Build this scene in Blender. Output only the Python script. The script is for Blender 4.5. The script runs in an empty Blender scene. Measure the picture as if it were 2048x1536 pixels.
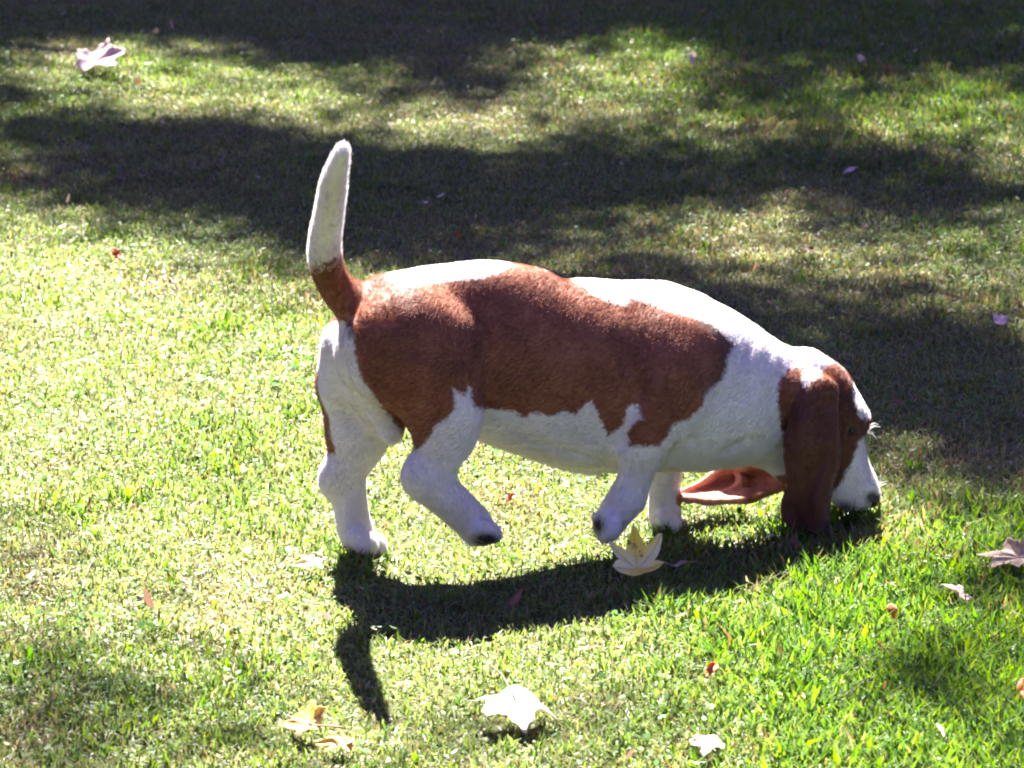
import bpy, math, random
import numpy as np
from mathutils import Vector, Matrix, Euler, noise as mnoise

random.seed(7)
RNG = np.random.default_rng(11)
R = math.radians
scene = bpy.context.scene
COL = scene.collection

# ------------------------------------------------------------------ camera
CAM_H, PITCH, FOCAL = 1.55, R(14.0), 140.0
FPX = 2048 * FOCAL / 36.0
cam_data = bpy.data.cameras.new('camera')
cam = bpy.data.objects.new('camera', cam_data)
COL.objects.link(cam)
cam.location = (0, 0, CAM_H)
cam.rotation_euler = (R(90) - PITCH, 0, 0)
cam_data.lens = FOCAL
cam_data.sensor_width = 36
cam_data.clip_start = 0.05
cam_data.clip_end = 2000
cam_data.dof.use_dof = True
cam_data.dof.focus_distance = 5.5
cam_data.dof.aperture_fstop = 16
scene.camera = cam

# ------------------------------------------------------------------ light
SUN_EL, SUN_AZ = R(54.0), R(-8.0)          # azimuth measured from +Y towards +X
SDIR = Vector((math.sin(SUN_AZ) * math.cos(SUN_EL), math.cos(SUN_AZ) * math.cos(SUN_EL), math.sin(SUN_EL)))
world = bpy.data.worlds.new('World')
scene.world = world
world.use_nodes = True
wn = world.node_tree
bg = wn.nodes['Background']
sky = wn.nodes.new('ShaderNodeTexSky')
sky.sky_type = 'NISHITA'
sky.sun_disc = False
sky.sun_elevation = SUN_EL
sky.sun_rotation = SUN_AZ
sky.ozone_density = 1.6
tint = wn.nodes.new('ShaderNodeMix')
tint.data_type = 'RGBA'
tint.blend_type = 'MULTIPLY'
tint.inputs[0].default_value = 1.0
tint.inputs[7].default_value = (0.43, 0.30, 0.72, 1.0)      # the camera's cool, slightly violet white balance in the shade
wn.links.new(sky.outputs[0], tint.inputs[6])
wn.links.new(tint.outputs[2], bg.inputs[0])
bg.inputs[1].default_value = 0.05
sun_data = bpy.data.lights.new('sun', 'SUN')
sun_data.energy = 5.0
sun_data.angle = R(0.53)
sun_data.color = (1.0, 0.95, 0.86)
sun = bpy.data.objects.new('sun', sun_data)
COL.objects.link(sun)
sun.rotation_euler = SDIR.to_track_quat('Z', 'Y').to_euler()
sun.location = SDIR * 30

vs = scene.view_settings
vs.view_transform = 'Standard'
vs.look = 'None'
vs.gamma = 1
vs.use_curve_mapping = False
vs.exposure = 3.5
scene.render.film_transparent = False
scene.cycles.filter_width = 2.1

# ------------------------------------------------------------------ helpers
CP, SP = math.cos(PITCH), math.sin(PITCH)
C0 = np.array([0, 0, CAM_H])


def ray(u, v):
    a = (u - 1024) / FPX
    b = -(v - 768) / FPX
    return np.array([a, CP + b * SP, -SP + b * CP])


def ground_at(u, v, z=0.0):
    d = ray(u, v)
    t = (z - CAM_H) / d[2]
    return C0 + t * d


def to_px(P):
    """world points (n,3) -> pixel coordinates on the photograph's grid"""
    q = P - C0
    dep = q[:, 1] * CP - q[:, 2] * SP
    up = q[:, 1] * SP + q[:, 2] * CP
    return 1024 + FPX * q[:, 0] / dep, 768 - FPX * up / dep, dep


def tag(o, label=None, cat=None, group=None, kind=None):
    if label: o['label'] = label
    if cat: o['category'] = cat
    if group: o['group'] = group
    if kind: o['kind'] = kind
    return o


def link_mesh(name, me, mat=None, parent=None, smooth=True):
    o = bpy.data.objects.new(name, me)
    COL.objects.link(o)
    if mat: me.materials.append(mat)
    if parent: o.parent = parent
    if smooth and len(me.polygons):
        me.polygons.foreach_set('use_smooth', np.ones(len(me.polygons), dtype=bool))
    return o


def np_mesh(name, verts, faces_list):
    """faces_list: list of (n,k) int arrays"""
    me = bpy.data.meshes.new(name)
    me.vertices.add(len(verts))
    me.vertices.foreach_set('co', np.ascontiguousarray(verts, dtype=np.float32).ravel())
    nl = sum(f.size for f in faces_list)
    nf = sum(len(f) for f in faces_list)
    me.loops.add(nl)
    me.polygons.add(nf)
    me.loops.foreach_set('vertex_index', np.concatenate([f.ravel() for f in faces_list]).astype(np.int32))
    starts, tot = [], 0
    for f in faces_list:
        starts.append(tot + np.arange(len(f)) * f.shape[1])
        tot += f.size
    me.polygons.foreach_set('loop_start', np.concatenate(starts).astype(np.int32))
    me.update(calc_edges=True)
    return me


def col_attr(me, name, arr):
    a = me.attributes.new(name, 'FLOAT_COLOR', 'POINT')
    if arr.shape[1] == 3:
        arr = np.concatenate([arr, np.ones((len(arr), 1))], 1)
    a.data.foreach_set('color', np.ascontiguousarray(arr, dtype=np.float32).ravel())


def f_attr(me, name, arr):
    a = me.attributes.new(name, 'FLOAT', 'POINT')
    a.data.foreach_set('value', np.ascontiguousarray(arr, dtype=np.float32).ravel())


class NT:
    """tiny node-tree helper"""
    def __init__(self, name):
        self.m = bpy.data.materials.new(name)
        self.m.use_nodes = True
        self.t = self.m.node_tree
        self.t.nodes.clear()
        self.out = self.n('ShaderNodeOutputMaterial')

    def n(self, typ, **kw):
        nd = self.t.nodes.new(typ)
        for k, v in kw.items():
            if k == 'inp':
                for kk, vv in v.items():
                    if isinstance(vv, bpy.types.NodeSocket):
                        self.t.links.new(vv, nd.inputs[kk])
                    else:
                        nd.inputs[kk].default_value = vv
            else:
                setattr(nd, k, v)
        return nd

    def l(self, a, b):
        self.t.links.new(a, b)

    def math(self, op, a, b=0.0, clamp=False):
        nd = self.n('ShaderNodeMath', operation=op, use_clamp=clamp)
        for i, x in enumerate((a, b)):
            if isinstance(x, bpy.types.NodeSocket): self.l(x, nd.inputs[i])
            else: nd.inputs[i].default_value = x
        return nd.outputs[0]

    def mix(self, f, a, b):
        nd = self.n('ShaderNodeMix', data_type='RGBA')
        for s, x in ((nd.inputs[0], f), (nd.inputs[6], a), (nd.inputs[7], b)):
            if isinstance(x, bpy.types.NodeSocket): self.l(x, s)
            else: s.default_value = x if not isinstance(x, tuple) else (*x[:3], 1.0)
        return nd.outputs[2]

    def noise(self, scale, detail=3, rough=0.5, vec=None, dist=0.0):
        nd = self.n('ShaderNodeTexNoise')
        nd.inputs['Scale'].default_value = scale
        nd.inputs['Detail'].default_value = detail
        nd.inputs['Roughness'].default_value = rough
        nd.inputs['Distortion'].default_value = dist
        if vec is not None: self.l(vec, nd.inputs['Vector'])
        return nd.outputs[0]

    def ramp(self, f, stops):
        nd = self.n('ShaderNodeValToRGB')
        e = nd.color_ramp.elements
        while len(e) < len(stops): e.new(0.5)
        for el, (p, c) in zip(e, stops):
            el.position = p
            el.color = (*c[:3], 1.0)
        self.l(f, nd.inputs[0])
        return nd.outputs[0]


# smooth value noise in numpy for placement (2D)
_G = RNG.random((256, 256))


def vnoise(x, y, s, off=0.0):
    x = np.asarray(x) * s + 37.1 + off
    y = np.asarray(y) * s + 91.7 + off * 1.7
    xi, yi = np.floor(x).astype(int), np.floor(y).astype(int)
    fx, fy = x - xi, y - yi
    fx, fy = fx * fx * (3 - 2 * fx), fy * fy * (3 - 2 * fy)
    g = lambda a, b: _G[a % 256, b % 256]
    return (g(xi, yi) * (1 - fx) + g(xi + 1, yi) * fx) * (1 - fy) + (g(xi, yi + 1) * (1 - fx) + g(xi + 1, yi + 1) * fx) * fy


def fbm(x, y, s, off=0.0, o=3):
    r, a, t = 0, 1.0, 0
    for i in range(o):
        r = r + a * vnoise(x, y, s * 2 ** i, off + i * 13.3)
        t += a
        a *= 0.5
    return r / t


def ground_z(x, y):
    return 0.016 * (fbm(x, y, 1.3, 5.0, 2) - 0.5) + 0.010 * (vnoise(x, y, 6.0, 9.0) - 0.5)


# ------------------------------------------------------------------ ground
def build_ground():
    # one sheet, fine near the place, stretching to the horizon
    t = np.linspace(-1, 1, 241)
    ax = np.sign(t) * (np.abs(t) * 4.5 + np.abs(t) ** 9 * 600)
    X, Y = np.meshgrid(ax, ax + 0.0, indexing='ij')
    Y = Y + 7.0
    Z = ground_z(X, Y)
    V = np.stack([X.ravel(), Y.ravel(), Z.ravel()], 1)
    n = len(t)
    i, j = np.meshgrid(np.arange(n - 1), np.arange(n - 1), indexing='ij')
    a = (i * n + j).ravel()
    F = np.stack([a, a + n, a + n + 1, a + 1], 1)
    me = np_mesh('ground', V, [F])
    m = NT('lawn_soil')
    co = m.n('ShaderNodeTexCoord').outputs['Object']
    n1 = m.noise(90, 5, 0.65, co)
    n2 = m.noise(5, 3, 0.55, co)
    n3 = m.noise(300, 2, 0.6, co)
    c = m.ramp(n1, [(0.30, (0.022, 0.028, 0.008)), (0.52, (0.050, 0.062, 0.016)), (0.72, (0.110, 0.095, 0.040))])
    c2 = m.ramp(n3, [(0.3, (0.026, 0.034, 0.010)), (0.7, (0.070, 0.095, 0.022))])
    c = m.mix(0.5, c, c2)
    c = m.mix(m.math('MULTIPLY', n2, 0.5), c, (0.070, 0.045, 0.022))
    b = m.n('ShaderNodeBump', inp={'Height': n1, 'Strength': 0.8, 'Distance': 0.01})
    p = m.n('ShaderNodeBsdfPrincipled', inp={'Base Color': c, 'Roughness': 0.95, 'Normal': b.outputs[0]})
    p.inputs['Specular IOR Level'].default_value = 0.15
    m.l(p.outputs[0], m.out.inputs[0])
    o = link_mesh('ground', me, m.m)
    tag(o, kind='structure')


build_ground()


# ------------------------------------------------------------------ lawn
def grass_material(name, gloss, trans=0.45, rough=0.38):
    m = NT(name)
    at = m.n('ShaderNodeAttribute', attribute_name='tint')
    c = at.outputs['Color']
    g0 = m.n('ShaderNodeNewGeometry')
    nm = m.n('ShaderNodeVectorMath', operation='ADD')
    m.l(g0.outputs['Normal'], nm.inputs[0])
    nm.inputs[1].default_value = (0, 0, 1.1)          # the matted turf scatters light like a soft pile
    nn = m.n('ShaderNodeVectorMath', operation='NORMALIZE')
    m.l(nm.outputs[0], nn.inputs[0])
    d = m.n('ShaderNodeBsdfDiffuse', inp={'Color': c, 'Normal': nn.outputs[0]})
    hs = m.n('ShaderNodeHueSaturation', inp={'Color': c, 'Hue': 0.49, 'Saturation': 1.15, 'Value': 1.5})
    tr = m.n('ShaderNodeBsdfTranslucent', inp={'Color': hs.outputs[0]})
    mx = m.n('ShaderNodeMixShader', inp={0: trans, 1: d.outputs[0], 2: tr.outputs[0]})
    gl = m.n('ShaderNodeBsdfGlossy', inp={'Roughness': rough, 'Color': (1, 1, 1, 1)})
    geo = m.n('ShaderNodeNewGeometry')
    dp = m.n('ShaderNodeVectorMath', operation='DOT_PRODUCT')
    m.l(geo.outputs['Incoming'], dp.inputs[0]); m.l(geo.outputs['Normal'], dp.inputs[1])
    k = m.math('POWER', m.math('SUBTRACT', 1.0, m.math('ABSOLUTE', dp.outputs['Value']), True), 4.0)
    f = m.math('MULTIPLY', m.math('ADD', m.math('MULTIPLY', k, 0.5), 0.035), gloss)
    mx2 = m.n('ShaderNodeMixShader', inp={0: f, 1: mx.outputs[0], 2: gl.outputs[0]})
    m.l(mx2.outputs[0], m.out.inputs[0])
    return m.m


def lush_at(x, y):
    """how long and green the grass is, 0..1"""
    u, v, _ = to_px(np.stack([x, y, np.zeros_like(x)], 1))
    l = np.clip((u - 1180) / 420.0, 0, 1) * np.clip((v - 960) / 160.0, 0, 1)
    r = np.clip((u - 900) / 1000.0, 0, 0.60) * np.clip((430 - v) / 200.0, 0, 1)
    h = np.exp(-((u - 1690) / 130.0) ** 2 - ((v - 1050) / 38.0) ** 2) * 1.0
    h = np.maximum(h, np.exp(-((u - 715) / 60.0) ** 2 - ((v - 1118) / 16.0) ** 2) * 0.75)
    h = np.maximum(h, np.exp(-((u - 1345) / 60.0) ** 2 - ((v - 1066) / 14.0) ** 2) * 0.75)
    l = np.maximum(l, h)
    n = fbm(x, y, 2.6, 3.0)
    t = np.clip((vnoise(x, y, 15.0, 44.0) - 0.66) * 2.2, 0, 1) * 0.6
    return np.clip(np.maximum(l, r) * 0.95 + (n - 0.5) * 0.85 + t, 0, 1)


def blades(X, Y, lush, L, W, lean, shade_seed):
    n = len(X)
    az = RNG.random(n) * 2 * np.pi
    # bent blade: base, mid (2 verts), tip
    face = az + np.pi / 2 + RNG.normal(0, 0.5, n)
    dx, dy = np.cos(az), np.sin(az)
    wx, wy = np.cos(face) * W / 2, np.sin(face) * W / 2
    Z = ground_z(X, Y) - 0.002
    up = np.cos(lean)
    ou = np.sin(lean)
    lean2 = np.clip(lean + 0.25 + RNG.random(n) * 0.7, 0, 1.9)
    h1x, h1z = L * 0.55 * ou, L * 0.55 * up
    h2x, h2z = h1x + L * 0.45 * np.sin(lean2), h1z + L * 0.45 * np.cos(lean2)
    h2z = np.maximum(h2z, 0.003)
    V = np.empty((n, 5, 3))
    V[:, 0] = np.stack([X - wx, Y - wy, Z], 1)
    V[:, 1] = np.stack([X + wx, Y + wy, Z], 1)
    tw = 0.92
    V[:, 2] = np.stack([X + dx * h1x + wx * tw, Y + dy * h1x + wy * tw, Z + h1z], 1)
    V[:, 3] = np.stack([X + dx * h1x - wx * tw, Y + dy * h1x - wy * tw, Z + h1z + W * RNG.normal(0, .25, n)], 1)
    V[:, 4] = np.stack([X + dx * h2x, Y + dy * h2x, Z + h2z], 1)
    return V


def dry_at(x, y):
    n = fbm(x, y, 1.7, 21.0)
    m = vnoise(x, y, 9.0, 4.0)
    d = np.clip((n - 0.53) * 4.5, 0, 1) * 0.55 + np.clip((m - 0.62) * 3, 0, 1) * 0.45
    for (u, v, r) in ((1540, 470, .30), (960, 235, .22), (340, 570, .12), (1000, 1010, .09), (130, 100, .15),
                      (60, 1150, .10), (470, 1200, .15), (1450, 510, .25), (1790, 560, .2), (60, 1470, .05)):
        g = ground_at(u, v)
        d = np.maximum(d, 0.95 * np.exp(-((x - g[0]) ** 2 + ((y - g[1]) * 0.5) ** 2) / (2 * (r * 0.5) ** 2)))
    return np.clip(d, 0, 1)


GREENS = np.array([(0.058, 0.120, 0.016), (0.080, 0.145, 0.020), (0.045, 0.105, 0.020), (0.105, 0.160, 0.026)])
DRYS = np.array([(0.170, 0.120, 0.055), (0.230, 0.190, 0.105), (0.120, 0.065, 0.032), (0.200, 0.155, 0.060)])


def tint_of(x, y, lush, n):
    g = GREENS[RNG.integers(0, 4, n)]
    d = DRYS[RNG.integers(0, 4, n)]
    dr = dry_at(x, y)
    isdry = RNG.random(n) < (0.16 + 0.68 * dr) * (1 - 0.80 * lush * (1 - dr))
    c = np.where(isdry[:, None], d, g)
    pale = np.array([(0.200, 0.240, 0.085)])
    k = (0.75 * (1 - lush))[:, None] * RNG.random((n, 1))
    c = c * (1 - k) + pale * k
    c = c * (0.75 + 0.5 * RNG.random((n, 1)))
    return c


def scatter(n, y0, y1, halfw):
    """uniform points in a trapezoid widening with distance"""
    out = []
    need = n
    while need > 0:
        y = y0 * (y1 / y0) ** RNG.random(need * 2)
        x = (RNG.random(need * 2) * 2 - 1) * halfw(y1)
        ok = np.abs(x) < halfw(y)
        p = np.stack([x[ok], y[ok]], 1)[:need]
        out.append(p)
        need -= len(p)
    p = np.concatenate(out)[:n]
    return p[:, 0], p[:, 1]


def grass_obj(name, X, Y, scale, mat, longer=1.0):
    n = len(X)
    lu = lush_at(X, Y)
    L = (0.010 + 0.011 * RNG.random(n) + lu * (0.012 + 0.026 * RNG.random(n))) * longer * scale ** 0.5
    W = (0.0017 + 0.0014 * RNG.random(n) + lu * 0.0026 * RNG.random(n)) * scale
    lean = np.abs(RNG.normal(0.0, 1.0, n)) * (1.05 - 0.62 * lu)
    lean = np.clip(lean, 0, 1.45)
    V = blades(X, Y, lu, L, W, lean, 1)
    c = tint_of(X, Y, lu, n)
    base = np.arange(n) * 5
    Q = np.stack([base, base + 1, base + 2, base + 3], 1)
    T = np.stack([base + 3, base + 2, base + 4], 1)
    me = np_mesh(name, V.reshape(-1, 3), [Q, T])
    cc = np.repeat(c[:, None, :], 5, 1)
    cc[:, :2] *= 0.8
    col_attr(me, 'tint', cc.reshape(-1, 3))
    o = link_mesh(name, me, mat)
    return o


M_GRASS = grass_material('grass_blade', 0.50, 0.50, 0.45)


Y0, Y1 = 4.15, 11.0


def build_lawn():
    hw = lambda y: 0.135 * y + 0.14
    X, Y = scatter(430000, Y0, Y1, hw)
    o = grass_obj('lawn_grass', X, Y, 1.0, M_GRASS)
    tag(o, 'short sunlit lawn grass with drier brown patches under the dog', 'grass', kind='stuff')
    # the lawn goes on around the part in view
    X, Y = scatter(120000, 2.0, 17.0, lambda y: 6.0 + 0 * y)
    ok = ~((np.abs(X) < hw(Y)) & (Y > Y0) & (Y < Y1))
    o = grass_obj('lawn_grass', X[ok], Y[ok], 2.2, M_GRASS, 1.2)
    tag(o, 'lawn grass going on around the clearing beyond the photo', 'grass', kind='stuff')
    # long upright blades standing out
    X, Y = scatter(26000, Y0, Y1, hw)
    lu = lush_at(X, Y)
    ok = RNG.random(len(X)) < 0.02 + 0.9 * lu ** 2.0
    X, Y, lu = X[ok], Y[ok], lu[ok]
    n = len(X)
    L = 0.022 + lu * 0.038 * RNG.random(n)
    W = 0.0044 + 0.0034 * RNG.random(n)
    V = blades(X, Y, lu, L, W, np.clip(np.abs(RNG.normal(0, .38, n)), 0, 1.2), 2)
    V[:, 4] += 0
    c = np.array([[0.080, 0.170, 0.018]]) * (0.75 + 0.5 * RNG.random((n, 1)))
    c[:, 0] *= 0.8 + 0.6 * RNG.random(n)
    base = np.arange(n) * 5
    me = np_mesh('long_grass', V.reshape(-1, 3), [np.stack([base, base + 1, base + 2, base + 3], 1), np.stack([base + 3, base + 2, base + 4], 1)])
    col_attr(me, 'tint', np.repeat(c[:, None, :], 5, 1).reshape(-1, 3))
    tag(link_mesh('long_grass', me, M_GRASS), 'longer upright blades of grass at the right of the lawn', 'grass', kind='stuff')
    # clover-like weeds: little flat glossy leaflets low in the grass
    X, Y = scatter(30000, Y0, Y1, hw)
    k = fbm(X, Y, 3.1, 55.0) + 0.3 * lush_at(X, Y)
    ok = RNG.random(len(X)) < np.clip((k - 0.42) * 3.0, 0.06, 1)
    X, Y = X[ok], Y[ok]
    n = len(X)
    r = 0.0022 + 0.0024 * RNG.random(n)
    th = np.arange(6) / 6 * 2 * np.pi
    az = RNG.random(n) * 6.28
    loc = np.stack([np.cos(th) * 1.25, np.sin(th) * 0.8, 0.12 * np.cos(2 * th)], 1)[None] * r[:, None, None]
    ca, sa = np.cos(az)[:, None], np.sin(az)[:, None]
    tx, ty = RNG.normal(0, 0.30, (n, 1)), RNG.normal(0, 0.30, (n, 1))
    lx = loc[..., 0] * ca - loc[..., 1] * sa
    ly = loc[..., 0] * sa + loc[..., 1] * ca
    lz = loc[..., 2] + lx * tx + ly * ty
    z = ground_z(X, Y) + 0.008 + 0.012 * RNG.random(n)
    V = np.stack([lx + X[:, None], ly + Y[:, None], lz + z[:, None]], 2)
    me = np_mesh('clover', V.reshape(-1, 3), [np.arange(n * 6).reshape(n, 6)])
    c = np.array([[0.055, 0.120, 0.030]]) * (0.7 + 0.7 * RNG.random((n, 1)))
    col_attr(me, 'tint', np.repeat(c[:, None, :], 6, 1).reshape(-1, 3))
    tag(link_mesh('clover', me, grass_material('clover_leaf', 0.25, 0.4, 0.42)), 'small flat glossy weed leaves low in the grass', 'weeds', kind='stuff')
    # dead thatch: little straws lying about
    X, Y = scatter(42000, Y0, Y1, hw)
    ok = RNG.random(len(X)) < 0.25 + 0.75 * dry_at(X, Y)
    X, Y = X[ok], Y[ok]
    n = len(X)
    L = 0.012 + 0.022 * RNG.random(n)
    V = blades(X, Y, 0, L, 0.0016 + 0.001 * RNG.random(n), np.clip(1.25 + RNG.normal(0, .15, n), .9, 1.5), 3)
    V[..., 2] += 0.006 * RNG.random((n, 1))
    c = DRYS[RNG.integers(0, 4, n)] * (0.6 + 0.7 * RNG.random((n, 1)))
    base = np.arange(n) * 5
    me = np_mesh('dead_grass', V.reshape(-1, 3), [np.stack([base, base + 1, base + 2, base + 3], 1), np.stack([base + 3, base + 2, base + 4], 1)])
    col_attr(me, 'tint', np.repeat(c[:, None, :], 5, 1).reshape(-1, 3))
    tag(link_mesh('dead_grass', me, M_GRASS), 'brown dead straws of grass lying in the lawn', 'dead grass', kind='stuff')


build_lawn()

# ------------------------------------------------------------------ trees that shade the lawn
# how much sun reaches the lawn, 0..9, on a coarse grid over the ground in view
SHADE = """
0 0 0 0 0 0 0 0 0 0 0 0 0 0 0 0 1
0 0 0 0 0 0 0 0 0 0 0 0 0 0 0 0 2
3 7 8 6 2 0 2 1 3 5 6 4 1 2 1 1 1
4 5 7 8 8 7 4 2 2 6 7 3 2 3 3 5 3
2 1 1 0 1 3 5 7 6 3 3 5 4 3 6 6 5
3 2 1 0 0 0 0 0 2 1 1 2 1 0 0 2 5
2 2 1 0 0 0 0 0 0 0 0 1 2 0 0 1 2
7 6 4 3 1 0 0 1 1 3 4 5 5 4 2 3 5
9 9 8 6 4 2 1 2 3 3 4 5 6 6 5 5 6
9 9 9 8 6 6 4 3 2 2 2 2 3 3 4 5 5
9 9 9 9 8 8 7 4 2 2 2 1 1 2 1 2 3
9 9 9 9 9 9 9 5 3 2 2 1 1 1 0 1 1
9 9 9 9 9 9 9 7 5 3 2 1 1 1 0 0 0
9 9 9 9 9 9 9 8 7 5 3 2 1 1 1 0 0
9 9 9 9 9 9 9 9 8 7 6 6 5 4 3 1 1
9 9 9 9 9 9 9 9 9 9 9 9 9 7 6 3 2
8 9 9 9 9 9 9 9 9 9 9 9 9 9 8 5 4
7 8 9 9 9 9 9 9 9 9 9 9 9 9 9 8 6
6 8 9 9 9 9 9 9 9 9 9 9 9 9 9 7 5
8 8 8 8 9 9 9 9 9 9 9 9 9 9 9 6 5
7 7 8 8 9 9 9 9 9 9 9 9 9 9 9 7 7
6 6 7 7 8 9 9 9 9 9 8 8 9 9 7 6 6
5 5 6 6 8 8 8 8 8 7 7 8 9 8 6 5 7
5 4 5 6 7 8 8 7 7 7 7 8 8 9 7 6 7
6 6 5 6 6 7 7 7 7 7 8 8 9 9 8 8 8
"""
SHADE = (np.array([[int(c) for c in r.split()] for r in SHADE.strip().splitlines()], dtype=float) / 9.0) ** 2.0


def shade_lookup(u, v, X, Y):
    gx = np.clip(u / 128.0, 0, 15.999)
    gy = np.clip(v / 64.0, 0, 23.999)
    i, j = gy.astype(int), gx.astype(int)
    fy, fx = gy - i, gx - j
    s = (SHADE[i, j] * (1 - fx) + SHADE[i, j + 1] * fx) * (1 - fy) + (SHADE[i + 1, j] * (1 - fx) + SHADE[i + 1, j + 1] * fx) * fy
    s = s + (fbm(X, Y, 4.0, 71.0) - 0.5) * 0.22 * (4 * s * (1 - s))
    off = np.maximum(np.maximum(-u, u - 2048), np.maximum(-v, v - 1536)) / 260.0
    wild = np.clip((fbm(X, Y, 1.1, 33.0) - 0.40) * 5.0, 0, 1)
    wild = np.where(v < 0, wild * 0.12, wild)
    wild = np.where((v > 520) & (u < 1024), 0.3 + 0.7 * wild, wild)
    k = np.clip(off, 0, 1)
    return s * (1 - k) + wild * k


def leaf_material(name, col, trans=0.4, gloss=0.5):
    m = NT(name)
    inf = m.n('ShaderNodeTexCoord').outputs['Object']
    n = m.noise(3.0, 3, 0.5, inf)
    c = m.mix(n, tuple(x * 0.7 for x in col), tuple(x * 1.3 for x in col))
    d = m.n('ShaderNodeBsdfDiffuse', inp={'Color': c})
    t = m.n('ShaderNodeBsdfTranslucent', inp={'Color': c})
    mx = m.n('ShaderNodeMixShader', inp={0: trans, 1: d.outputs[0], 2: t.outputs[0]})
    g = m.n('ShaderNodeBsdfGlossy', inp={'Roughness': 0.4})
    mx2 = m.n('ShaderNodeMixShader', inp={0: 0.05 * gloss, 1: mx.outputs[0], 2: g.outputs[0]})
    m.l(mx2.outputs[0], m.out.inputs[0])
    return m.m


def bark_material():
    m = NT('plane_bark')
    co = m.n('ShaderNodeTexCoord').outputs['Object']
    n1 = m.noise(6, 4, 0.6, co, 0.4)
    c = m.ramp(n1, [(0.35, (0.10, 0.075, 0.05)), (0.5, (0.22, 0.19, 0.13)), (0.62, (0.30, 0.29, 0.21))])
    b = m.n('ShaderNodeBump', inp={'Height': m.noise(25, 4, 0.6, co), 'Strength': 0.5, 'Distance': 0.02})
    p = m.n('ShaderNodeBsdfPrincipled', inp={'Base Color': c, 'Roughness': 0.85, 'Normal': b.outputs[0]})
    m.l(p.outputs[0], m.out.inputs[0])
    return m.m


def tube(pts, rads, seg=10):
    pts = [Vector(p) for p in pts]
    V, F = [], []
    for i, p in enumerate(pts):
        d = (pts[min(i + 1, len(pts) - 1)] - pts[max(i - 1, 0)]).normalized()
        a = d.orthogonal().normalized() if i == 0 else (a - d * a.dot(d)).normalized()
        b = d.cross(a)
        for k in range(seg):
            t = 2 * math.pi * k / seg
            V.append(p + (a * math.cos(t) + b * math.sin(t)) * rads[i])
    for i in range(len(pts) - 1):
        for k in range(seg):
            k2 = (k + 1) % seg
            F.append((i * seg + k, i * seg + k2, (i + 1) * seg + k2, (i + 1) * seg + k))
    F.append(tuple(range(seg))[::-1])
    F.append(tuple((len(pts) - 1) * seg + k for k in range(seg)))
    return V, F


def py_mesh(name, V, F, mat=None, parent=None, smooth=True):
    me = bpy.data.meshes.new(name)
    me.from_pydata([tuple(v) for v in V], [], F)
    me.update()
    return link_mesh(name, me, mat, parent, smooth)


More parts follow.
